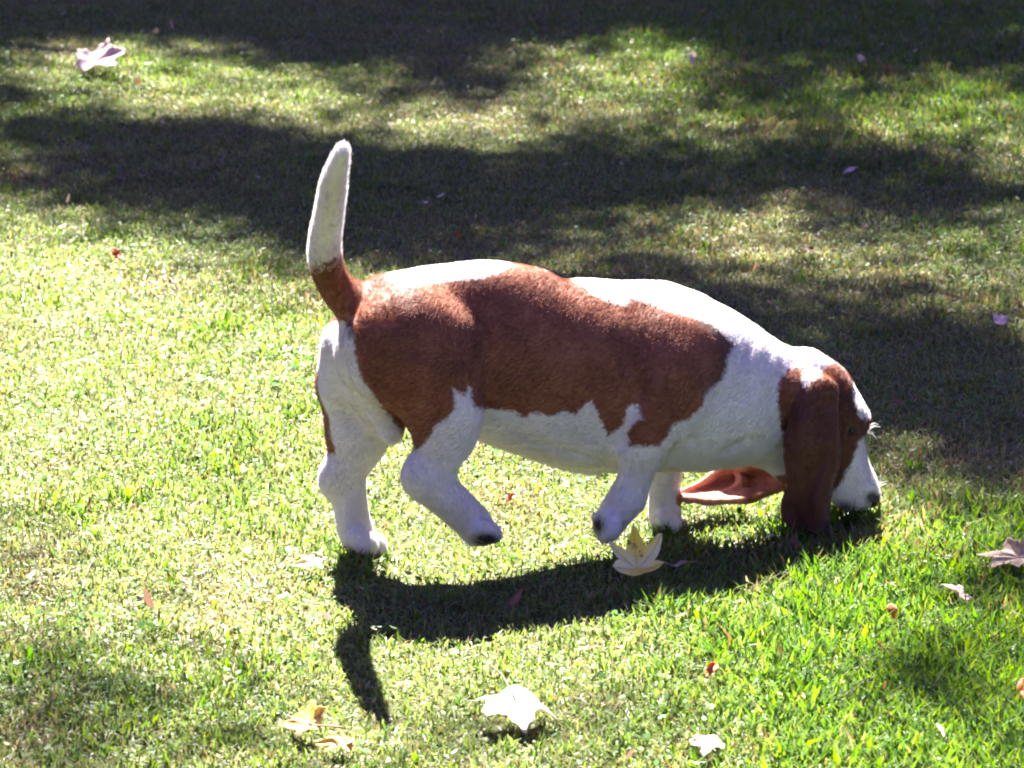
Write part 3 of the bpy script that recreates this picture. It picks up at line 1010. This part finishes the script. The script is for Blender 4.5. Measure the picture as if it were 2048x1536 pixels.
    brown = np.where(headz & (G[:, 0] > 0.2) & (blaze > -25), np.minimum(brown, -blaze), brown)

    def near_cloud(P, Vs, r):
        d = np.full(len(Vs), 9.0)
        for p in P[::2]:
            d = np.minimum(d, ((Vs - p) ** 2).sum(1))
        return np.sqrt(d) < r
    e1 = near_cloud(E1, V, 0.013)
    e2 = (near_cloud(E2, V, 0.014) & (V[:, 1] < -0.035)) | ((ur > 1374) & (ur < 1500) & (vr > 916) & (V[:, 1] < -0.06) & (V[:, 2] < 0.17)) | ((ur >= 1495) & (ur < 1600) & (vr > 926) & (V[:, 1] < -0.027)) | ((ur >= 1495) & (ur < 1576) & (vr > 950) & (V[:, 1] < 0.02))
    brown = np.where(e1 | e2, 30, brown)
    dark = np.zeros(len(V))
    sd0 = sdist(u, v, polys[0])
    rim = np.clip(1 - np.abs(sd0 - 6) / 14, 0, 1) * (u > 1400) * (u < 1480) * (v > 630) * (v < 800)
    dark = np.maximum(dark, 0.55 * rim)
    dark = np.maximum(dark, np.clip(1.6 - np.hypot((ur - 972) * .75, (vr - 1080) * 1.5) / 20, 0, 1) * (V[:, 1] > 0))
    dark = np.maximum(dark, np.clip(1.3 - np.hypot(ur - 1196, (vr - 1050) * 0.8) / 17, 0, 1) * (V[:, 1] > 0))
    dark = np.maximum(dark, np.clip(1.5 - np.hypot(ur - 1744, vr - 996) / 13, 0, 1))
    dark = np.maximum(dark, np.clip(1.3 - np.hypot((ur - 1690) * .7, vr - 1016) / 16, 0, 1) * 0.8)
    dark = np.maximum(dark, np.clip(1.2 - np.hypot((ur - 699), (vr - 665) * .5) / 10, 0, 1) * 0.8)
    dark = np.maximum(dark, np.clip(1.3 - np.hypot((ur - 1703), (vr - 862)) / 11, 0, 1) * (V[:, 1] > .01))
    pink = (e2 & (ur < 1496)) * np.clip((1500 - ur) / 20, 0, 1)
    # darker ear leather and muzzle mask
    deep = np.where(e1, 0.90, 0.0)
    deep = np.maximum(deep, np.clip((ur - 1600) / 40, 0, 0.8) * (vr > 760) * (vr < 1000))
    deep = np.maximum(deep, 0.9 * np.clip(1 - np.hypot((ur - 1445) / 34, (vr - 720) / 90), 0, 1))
    f_attr(me, 'brown', brown)
    f_attr(me, 'dark', dark)
    f_attr(me, 'pink', pink)
    f_attr(me, 'deep', deep)

    # coat material
    def coat(name, hair):
        m = NT(name)
        A = lambda n_: m.n('ShaderNodeAttribute', attribute_name=n_).outputs['Fac']
        co = m.n('ShaderNodeTexCoord').outputs['Object']
        geo = m.n('ShaderNodeNewGeometry')
        pos = geo.outputs['Position']
        n_edge = m.noise(170, 5, 0.75, pos)
        n_tone = m.noise(14, 3, 0.6, pos)
        n_fine = m.noise(700, 2, 0.6, pos)
        edge = m.math('MULTIPLY', m.math('SUBTRACT', n_edge, 0.5), 26.0)
        f = m.math('MULTIPLY', m.math('ADD', A('brown'), edge), 0.16)
        f = m.math('ADD', f, 0.5, True)
        bc = m.ramp(n_tone, [(0.30, (0.145, 0.046, 0.024)), (0.55, (0.235, 0.080, 0.042)), (0.75, (0.300, 0.120, 0.068))])
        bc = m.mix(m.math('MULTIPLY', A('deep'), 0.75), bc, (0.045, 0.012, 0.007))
        wc = m.ramp(n_tone, [(0.3, (0.62, 0.57, 0.58)), (0.6, (0.73, 0.69, 0.71))])
        # ticking on the white
        vo = m.n('ShaderNodeTexVoronoi', feature='F1')
        vo.inputs['Scale'].default_value = 75
        m.l(pos, vo.inputs['Vector'])
        tk = m.math('LESS_THAN', m.math('ADD', vo.outputs['Distance'], m.math('MULTIPLY', n_edge, 0.5)), 0.36)
        tk = m.math('MULTIPLY', tk, m.math('GREATER_THAN', m.noise(9, 2, 0.5, pos), 0.52))
        tk = m.math('MULTIPLY', tk, 0.35)
        wc = m.mix(tk, wc, (0.20, 0.14, 0.12))
        c = m.mix(f, wc, bc)
        c = m.mix(m.math('MULTIPLY', A('pink'), 0.75), c, (0.50, 0.22, 0.16))
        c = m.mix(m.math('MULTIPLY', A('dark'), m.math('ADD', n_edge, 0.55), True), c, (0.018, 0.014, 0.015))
        k = m.math('ADD', m.math('MULTIPLY', n_fine, 0.3), 0.85)
        hs = m.n('ShaderNodeHueSaturation', inp={'Color': c, 'Value': k})
        c = hs.outputs[0]
        p = m.n('ShaderNodeBsdfPrincipled', inp={'Base Color': c, 'Roughness': 0.42 if hair else 0.6})
        p.inputs['Specular IOR Level'].default_value = 0.45 if hair else 0.3
        p.inputs['Sheen Weight'].default_value = 0.0 if hair else 0.25
        p.inputs['Sheen Roughness'].default_value = 0.4
        if not hair:
            mp = m.n('ShaderNodeMapping')
            mp.inputs['Scale'].default_value = (120, 500, 420)
            m.l(pos, mp.inputs['Vector'])
            hb = m.noise(1.0, 3, 0.6, mp.outputs[0])
            b = m.n('ShaderNodeBump', inp={'Height': hb, 'Strength': 0.35, 'Distance': 0.002})
            b2 = m.n('ShaderNodeBump', inp={'Height': m.noise(38, 2, 0.5, pos), 'Strength': 0.15, 'Distance': 0.006, 'Normal': b.outputs[0]})
            m.l(b2.outputs[0], p.inputs['Normal'])
            m.l(p.outputs[0], m.out.inputs[0])
        else:
            tr = m.n('ShaderNodeBsdfTranslucent', inp={'Color': c})
            mx = m.n('ShaderNodeMixShader', inp={0: 0.45, 1: p.outputs[0], 2: tr.outputs[0]})
            m.l(mx.outputs[0], m.out.inputs[0])
        return m.m

    root = bpy.data.objects.new('basset_hound', None)
    COL.objects.link(root)
    base = Vector(DOG_O) + Vector(DD) * 0.3
    root.location = base
    tag(root, 'brown and white basset hound walking with its nose down in the grass, tail raised', 'dog')
    inv = Matrix.Translation(-base)

    def part(o):
        o.parent = root
        o.matrix_parent_inverse = inv
        return o
    part(link_mesh('body', me, coat('short_coat', False)))

    # ---- fur: short hairs lying back along the body
    tri = Q
    A_, B_, C_, D_ = V[tri[:, 0]], V[tri[:, 1]], V[tri[:, 2]], V[tri[:, 3]]
    area = 0.5 * np.linalg.norm(np.cross(C_ - A_, D_ - B_), axis=1)
    NH = 260000
    pick = RNG.choice(len(tri), NH, p=area / area.sum())
    a, b = RNG.random((NH, 1)), RNG.random((NH, 1))
    S = (A_[pick] * (1 - a) + B_[pick] * a) * (1 - b) + (D_[pick] * (1 - a) + C_[pick] * a) * b
    vi = tri[pick, 0]
    Nn = G[vi]
    flow = np.tile(np.array([[-1.0, 0.0, -0.45]]), (NH, 1))
    low = S[:, 2] < 0.17
    flow[low] = [-0.15, 0, -1]
    head = S[:, 0] > 0.60
    flow[head] = [-0.5, 0, 0.8]
    ear = e1[vi] | e2[vi]
    flow[ear] = [0.0, 0, -1]
    tl = (S[:, 0] < 0.02) & (S[:, 2] > 0.36)
    flow[tl] = [-0.1, 0, 1]
    flow += RNG.normal(0, 0.22, (NH, 3))
    T = flow - (flow * Nn).sum(1, keepdims=True) * Nn
    T /= np.linalg.norm(T, axis=1, keepdims=True) + 1e-9
    Lh = (0.0048 + 0.0035 * RNG.random((NH, 1)))
    Lh[ear] *= 0.6
    Lh[dark[vi] > 0.3] *= 0.2
    Lh[tl] *= 1.25
    lift = 0.13 + 0.18 * RNG.random((NH, 1))
    p0 = S - Nn * 0.0005
    p1 = S + (T * 0.92 + Nn * lift) * Lh * 0.5
    p2 = S + (T * 1.0 + Nn * lift * 0.75) * Lh
    pts = np.stack([p0, p1, p2], 1).reshape(-1, 3)
    pts = dog_to_world(pts)
    hc = bpy.data.hair_curves.new('fur')
    hc.add_curves([3] * NH)
    hc.points.foreach_set('position', pts.astype(np.float32).ravel())
    rad = np.tile(np.array([0.00014, 0.00011, 0.00003], np.float32), NH)
    ra = hc.attributes.get('radius') or hc.attributes.new('radius', 'FLOAT', 'POINT')
    ra.data.foreach_set('value', rad)
    for nm, arr in (('brown', brown), ('dark', dark), ('pink', pink), ('deep', deep)):
        at = hc.attributes.new(nm, 'FLOAT', 'POINT')
        at.data.foreach_set('value', np.repeat(arr[vi], 3).astype(np.float32))
    hc.materials.append(coat('fur_hair', True))
    fo = bpy.data.objects.new('fur', hc)
    COL.objects.link(fo)
    part(fo)
    tag(fo, kind='stuff')

    # ---- eyes, nose, claws, whiskers
    def gloss(name, col, rough):
        m = NT(name)
        n = m.noise(600, 2, 0.5, m.n('ShaderNodeTexCoord').outputs['Object'])
        b = m.n('ShaderNodeBump', inp={'Height': n, 'Strength': 0.3 if rough > .2 else 0.0, 'Distance': 0.001})
        p = m.n('ShaderNodeBsdfPrincipled', inp={'Base Color': (*col, 1), 'Roughness': rough, 'Normal': b.outputs[0]})
        m.l(p.outputs[0], m.out.inputs[0])
        return m.m

    def ball(name, c, r, sc, mat, par=None):
        bm_v, bm_f = [], []
        for i in range(9):
            ph = math.pi * i / 8
            for j in range(14):
                t = 2 * math.pi * j / 14
                bm_v.append(np.array([math.sin(ph) * math.cos(t) * sc[0], math.sin(ph) * math.sin(t) * sc[1], math.cos(ph) * sc[2]]) * r + c)
        for i in range(8):
            for j in range(14):
                bm_f.append((i * 14 + j, i * 14 + (j + 1) % 14, (i + 1) * 14 + (j + 1) % 14, (i + 1) * 14 + j))
        return part(py_mesh(name, dog_to_world(np.array(bm_v)), bm_f, mat))
    for s in (1, -1):
        c, _ = D(1702, 860, 0.040)
        c[1] = 0.042 * s
        ball('eye', c, 0.0046, (1, 1, 1), gloss('eye_dark', (0.02, 0.01, 0.006), 0.08))
    c, _ = D(1741, 995, 0.0)
    ball('nose', c, 0.0170, (0.75, 1.15, 0.85), gloss('nose_leather', (0.012, 0.010, 0.012), 0.35))
    wm = gloss('whisker_hair', (0.75, 0.72, 0.66), 0.5)
    rnd = random.Random(3)
    for (u0, v0, l0, du, dv, n_) in ((1738, 852, -0.02, 22, -3, 3), (1736, 862, -0.02, 20, 14, 2), (1744, 978, -0.01, 26, -16, 3), (1725, 1000, 0.02, 22, 6, 3)):
        for q in range(n_):
            a_, _ = D(u0, v0 + q * 4, l0)
            b_, _ = D(u0 + du * rnd.uniform(.8, 1.2), v0 + dv + q * 4 * rnd.uniform(.5, 2), l0 - 0.01)
            mid = (a_ + b_) / 2 + np.array([0, 0, 0.003])
            w = dog_to_world(np.array([a_, mid, b_]))
            tv, tf = tube([Vector(x) for x in w], [0.0006, 0.0005, 0.0002], 5)
            part(py_mesh('whisker', tv, tf, wm))
    cm = gloss('claw_horn', (0.06, 0.045, 0.04), 0.35)
    claws = [(983 + du + 6, 1076, 0.072 + dl, 5, 8) for du, dl in zip((-4, 6, 6, -4), toes)]
    claws += [(1214 + du, 1077, 0.070 + dl, -1, 10) for du, dl in zip((2, 6, 0, -8), toes)]
    claws += [(738 + du, 1096, -0.076 + dl, 8, 7) for du, dl in zip((10, 26, 26, 12), toes)]
    claws += [(1350 + du, 1055, -0.072 + dl, 8, 7) for du, dl in zip((8, 20, 20, 8), toes)]
    for (u0, v0, l0, du, dv) in claws:
        a_, _ = D(u0 - du, v0 - dv, l0)
        b_, _ = D(u0 + du, v0 + dv, l0)
        w = dog_to_world(np.array([a_, (a_ + b_) / 2, b_]))
        tv, tf = tube([Vector(x) for x in w], [0.0034, 0.0027, 0.0008], 7)
        part(py_mesh('claw', tv, tf, cm))


build_dog()


# ------------------------------------------------------------------ fallen leaves
def fallen_material(name, cols, spot=(0.16, 0.06, 0.03), spots=0.3, trans=0.35, veins=0.5):
    m = NT(name)
    co = m.n('ShaderNodeTexCoord').outputs['Object']
    n = m.noise(22, 4, 0.6, co)
    c = m.ramp(n, [(0.35, cols[0]), (0.5, cols[1]), (0.66, cols[2])])
    n2 = m.noise(55, 3, 0.6, co)
    f = m.math('MULTIPLY', m.math('SUBTRACT', n2, 0.66 - 0.2 * spots), 9.0, True)
    c = m.mix(f, c, spot)
    at = m.n('ShaderNodeAttribute', attribute_name='vein').outputs['Fac']
    c = m.mix(m.math('MULTIPLY', at, veins), c, tuple(x * 0.55 for x in cols[1]))
    b = m.n('ShaderNodeBump', inp={'Height': m.math('ADD', n2, m.math('MULTIPLY', at, -0.6)), 'Strength': 0.5, 'Distance': 0.002})
    p = m.n('ShaderNodeBsdfPrincipled', inp={'Base Color': c, 'Roughness': 0.5, 'Normal': b.outputs[0]})
    t = m.n('ShaderNodeBsdfTranslucent', inp={'Color': c})
    mx = m.n('ShaderNodeMixShader', inp={0: trans, 1: p.outputs[0], 2: t.outputs[0]})
    m.l(mx.outputs[0], m.out.inputs[0])
    return m.m


def lobed_radius(t, lobes, depth, sharp=1.15):
    r = 0.0
    for (a, L, w) in lobes:
        d = abs((t - a + math.pi) % (2 * math.pi) - math.pi)
        r = max(r, L * max(0.0, 1 - (d / w)) ** sharp)
    return depth + (1 - depth) * r


PLANE = [(1.57, 1.0, 0.70), (0.60, 0.92, 0.66), (2.54, 0.92, 0.66), (-0.35, 0.66, 0.62), (3.49, 0.66, 0.62)]
OVAL = [(1.57, 1.0, 2.2), (-1.57, 0.75, 2.0)]


def leaf(label, px, size, mat, rot=(0, 0, 0), curl=0.3, cup=0.2, lobes=PLANE, depth=0.42, squash=1.0, lift=0.018, seed=0, stem=0.7, cat='leaf',
         group='fallen leaves on the lawn', name='fallen_leaf', teeth=0.07, stem_bend=0.15):
    """size: half length of the blade in m; px: where its middle lies in the photograph"""
    rnd = random.Random(seed * 17 + 3)
    g = ground_at(*px)
    root = bpy.data.objects.new(name, None)
    COL.objects.link(root)
    root.location = (g[0], g[1], lift + ground_z(g[0], g[1]))
    root.rotation_euler = (Matrix.Rotation(rot[0], 3, 'X') @ Matrix.Rotation(rot[1], 3, 'Y') @ Matrix.Rotation(rot[2], 3, 'Z')).to_euler()
    NA, NR = 84, 9
    V, F, vein = [(0, 0, 0)], [], [1.0]
    for i in range(1, NR + 1):
        q = i / NR
        for k in range(NA):
            t = 2 * math.pi * k / NA - math.pi / 2
            r = lobed_radius(t, lobes, depth)
            if q > 0.7:
                r *= 1 + teeth * (q - 0.7) / 0.3 * math.sin(t * 23 + seed) + 0.03 * rnd.uniform(-1, 1) * q
            x, y = math.cos(t) * r * q * squash, math.sin(t) * r * q
            z = curl * (x * x) - cup * (y * y) + 0.05 * math.sin(x * 6 + seed) * q + 0.045 * math.cos(y * 5 + seed * 2) * q
            # ribs stand as shallow folds
            rib = min(abs((t - a + math.pi) % (2 * math.pi) - math.pi) for a, _, _ in lobes)
            z += 0.16 * q * min(rib, 0.35) + 0.10 * q * q * math.sin(t * 3 + seed * 1.7)
            vein.append(1.0 if rib < 0.055 / (q + 0.3) else 0.0)
            V.append((x * size, y * size, z * size))
    for k in range(NA):
        F.append((0, 1 + k, 1 + (k + 1) % NA))
    for i in range(NR - 1):
        for k in range(NA):
            a, b = 1 + i * NA + k, 1 + i * NA + (k + 1) % NA
            F.append((a, a + NA, b + NA, b))
    o = py_mesh('blade', V, F, mat, root)
    f_attr(o.data, 'vein', np.array(vein))
    md = o.modifiers.new('thickness', 'SOLIDIFY')
    md.thickness = 0.0005
    if stem:
        L = size * stem
        pts = [(0, 0, 0.0), (0, -size * 0.45, 0.004), (L * .1, -size * .45 - L * 0.5, 0.004 + L * stem_bend), (L * .25, -size * .45 - L, 0.002 + L * stem_bend * 1.5)]
        sv, sf = tube(pts, [0.0014, 0.0015, 0.0012, 0.0016], 6)
        py_mesh('stalk', sv, sf, M_STEM, root)
    tag(root, label, cat, group)
    return root


M_STEM = fallen_material('leaf_stalk', [(0.35, 0.25, 0.16)] * 3, spots=0)
M_PALE = fallen_material('pale_leaf', [(0.70, 0.50, 0.38), (0.78, 0.66, 0.55), (0.82, 0.74, 0.64)], spots=0.1)
M_PINK = fallen_material('pink_leaf', [(0.55, 0.34, 0.36), (0.66, 0.46, 0.48), (0.72, 0.55, 0.55)], spots=0.1, veins=0.8)
M_YELLOW = fallen_material('yellow_leaf', [(0.86, 0.82, 0.70), (0.88, 0.74, 0.22), (0.88, 0.68, 0.10)], spots=0.15)
M_CREAM = fallen_material('cream_leaf', [(0.78, 0.62, 0.22), (0.80, 0.72, 0.40), (0.82, 0.76, 0.55)], spots=0.5, spot=(0.5, 0.2, 0.05))
M_GOLD = fallen_material('gold_leaf', [(0.62, 0.40, 0.06), (0.70, 0.50, 0.12), (0.72, 0.56, 0.22)], spots=0.5, spot=(0.4, 0.16, 0.04))
M_ORANGE = fallen_material('orange_leaf', [(0.42, 0.09, 0.02), (0.55, 0.13, 0.03), (0.60, 0.20, 0.04)], spots=0.2)
M_BROWN = fallen_material('brown_leaf', [(0.14, 0.05, 0.03), (0.22, 0.08, 0.04), (0.28, 0.13, 0.07)], spots=0.3)
M_TAN = fallen_material('tan_leaf', [(0.38, 0.24, 0.16), (0.52, 0.38, 0.29), (0.62, 0.52, 0.44)], spots=0.3)


def build_leaves():
    leaf('broad pinkish leaf with raised lobes in the far left sun patch', (190, 158), 0.080, M_PINK, (R(28), R(-12), R(-75)), 0.5, 0.1, PLANE, 0.5, 0.8, 0.035, 1, 0.3)
    leaf('small orange leaf standing up in the grass at the left', (236, 532), 0.022, M_ORANGE, (R(50), R(20), R(35)), 0.6, 0.2, PLANE, 0.3, 0.7, 0.022, 2, 0.4)
    leaf('yellow and white lobed leaf upright by the lifted front paw', (1274, 1182), 0.046, M_YELLOW, (R(34), R(0), R(6)), 0.9, -0.9, PLANE, 0.42, 1.0, 0.034, 3, 0, teeth=0.02)
    leaf('large white lobed leaf with long stalk at the bottom centre', (1030, 1458), 0.060, M_PALE, (R(4), R(8), R(-165)), -0.3, 0.15, PLANE, 0.45, 1.0, 0.036, 4, 0.8)
    leaf('cream leaf with raised stalk right of the tail shadow tip', (618, 1490), 0.042, M_GOLD, (R(22), R(-20), R(40)), 0.5, 0.2, PLANE, 0.38, 0.8, 0.026, 5, 1.1)
    leaf('yellowish ragged leaf at the bottom edge beside the cream one', (685, 1520), 0.034, M_GOLD, (R(14), R(10), R(80)), 0.2, 0.3, PLANE, 0.35, 0.6, 0.018, 6, 0)
    leaf('pale orange edged leaf just left of the rear paw shadow', (630, 1152), 0.032, M_CREAM, (R(12), R(6), R(95)), 0.3, 0.2, PLANE, 0.4, 0.65, 0.022, 7, 0)
    leaf('white leaf with dark red underside cut by the bottom edge', (1420, 1528), 0.030, M_PALE, (R(14), R(8), R(40)), -0.3, 0.3, PLANE, 0.5, 0.8, 0.026, 8, 0)
    leaf('curled tan leaf at the right edge of the photo', (2036, 1172), 0.062, M_TAN, (R(26), R(-24), R(60)), 1.0, 0.1, PLANE, 0.4, 0.6, 0.040, 9, 0.3)
    leaf('crumpled mauve leaf in the long grass at the right', (1918, 1232), 0.030, M_PINK, (R(30), R(30), R(30)), 0.9, 0.6, PLANE, 0.4, 0.6, 0.030, 10, 0.6)
    leaf('orange leaf scrap in the sunlit grass at the lower right', (1420, 1388), 0.016, M_ORANGE, (R(45), R(10), R(-40)), 0.5, 0.2, OVAL, 0.35, 0.6, 0.026, 11, 0)
    leaf('dark orange scrap among the long green blades', (1784, 1275), 0.012, M_ORANGE, (R(60), 0, R(15)), 0.2, 0.2, OVAL, 0.5, 0.8, 0.034, 12, 0)
    leaf('red brown leaf at the right edge low in the photo', (2040, 1435), 0.026, M_ORANGE, (R(50), R(20), R(-30)), 0.5, 0.2, OVAL, 0.3, 0.5, 0.030, 13, 0)
    leaf('pale leaf lying in the dark shade beyond the neck', (1700, 356), 0.020, M_PINK, (R(20), R(-10), R(-60)), 0.5, 0.2, OVAL, 0.4, 0.6, 0.022, 14, 0)
    leaf('dusty pink leaf in the shade at the right edge', (2000, 657), 0.015, M_PINK, (R(30), R(0), R(0)), 0.2, 0.2, OVAL, 0.6, 1.1, 0.020, 15, 0)
    leaf('dark red brown leaf on the dry grass beyond the neck', (1618, 518), 0.022, M_BROWN, (R(20), R(8), R(75)), 0.7, 0.4, PLANE, 0.35, 0.5, 0.018, 16, 0)
    leaf('brown leaf on the dry patch furthest above the shoulder', (1735, 468), 0.016, M_BROWN, (R(20), R(8), R(100)), 0.7, 0.4, PLANE, 0.35, 0.5, 0.018, 17, 0)
    leaf('narrow pale curled leaf between the dog shadow and bright grass', (1356, 1160), 0.024, M_TAN, (R(20), 0, R(-82)), 0.9, -0.3, OVAL, 0.12, 0.35, 0.026, 18, 0)
    leaf('small pale leaf upright in the far sun patch at centre right', (1385, 138), 0.017, M_PINK, (R(60), 0, R(0)), 0.4, 0.2, OVAL, 0.5, 0.7, 0.026, 19, 0)
    leaf('small pinkish leaf at the far edge of the sun right of centre', (1722, 138), 0.014, M_PINK, (R(50), 0, R(30)), 0.4, 0.2, OVAL, 0.5, 0.8, 0.024, 20, 0)
    leaf('tiny reddish scrap at the edge of the head shadow', (1590, 1122), 0.012, M_BROWN, (R(55), 0, R(20)), 0.4, 0.2, OVAL, 0.35, 0.7, 0.028, 21, 0)
    leaf('rust coloured scrap beside the lifted hind paw', (1022, 1018), 0.012, M_ORANGE, (R(40), 0, R(-50)), 0.4, 0.2, OVAL, 0.35, 0.6, 0.018, 22, 0)
    leaf('slim white petal shaped leaf at the bottom right', (1884, 1520), 0.016, M_PALE, (R(35), 0, R(20)), 0.5, 0.2, OVAL, 0.15, 0.35, 0.030, 23, 0)
    leaf('slim white leaf sliver in the dog shadow under the head', (1538, 1106), 0.009, M_PALE, (R(25), 0, R(-60)), 0.5, 0.2, OVAL, 0.2, 0.4, 0.028, 24, 0)
    leaf('brown leaf crumbs on the bare patch left of the tail', (345, 575), 0.020, M_BROWN, (R(20), R(20), R(10)), 0.8, 0.4, PLANE, 0.3, 0.6, 0.014, 25, 0)


build_leaves()


def build_litter():
    """crumbs of dead leaf and bark in the turf, too many and too small to count"""
    n = 550
    X, Y = scatter(n, Y0, Y1, lambda y: 0.135 * y + 0.14)
    k = 6
    th = np.arange(k) / k * 2 * np.pi
    r0 = (0.0025 + 0.0055 * RNG.random(n) ** 3)[:, None]
    az = RNG.random((n, 1)) * 6.28
    rad = r0 * (0.6 + 0.6 * RNG.random((n, k)))
    lx, ly = np.cos(th) * rad * 1.5, np.sin(th) * rad * 0.8
    tx, ty = RNG.normal(0, 0.5, (n, 1)), RNG.normal(0, 0.5, (n, 1))
    wx, wy = lx * np.cos(az) - ly * np.sin(az), lx * np.sin(az) + ly * np.cos(az)
    z = ground_z(X, Y)[:, None] + 0.010 + 0.010 * RNG.random((n, 1)) + wx * tx + wy * ty + 0.3 * r0 * np.cos(2 * th)
    V = np.stack([wx + X[:, None], wy + Y[:, None], z], 2)
    me = np_mesh('leaf_litter', V.reshape(-1, 3), [np.arange(n * k).reshape(n, k)])
    pal = np.array([(0.30, 0.12, 0.05), (0.20, 0.09, 0.05), (0.42, 0.30, 0.20), (0.55, 0.45, 0.38), (0.12, 0.06, 0.04), (0.38, 0.16, 0.05)])
    c = pal[RNG.integers(0, 6, n)] * (0.7 + 0.5 * RNG.random((n, 1)))
    col_attr(me, 'tint', np.repeat(c[:, None, :], k, 1).reshape(-1, 3))
    tag(link_mesh('leaf_litter', me, grass_material('litter', 0.4, 0.25, 0.5)), 'small brown and tan crumbs of dead leaves scattered in the turf', 'leaf litter', kind='stuff')


build_litter()
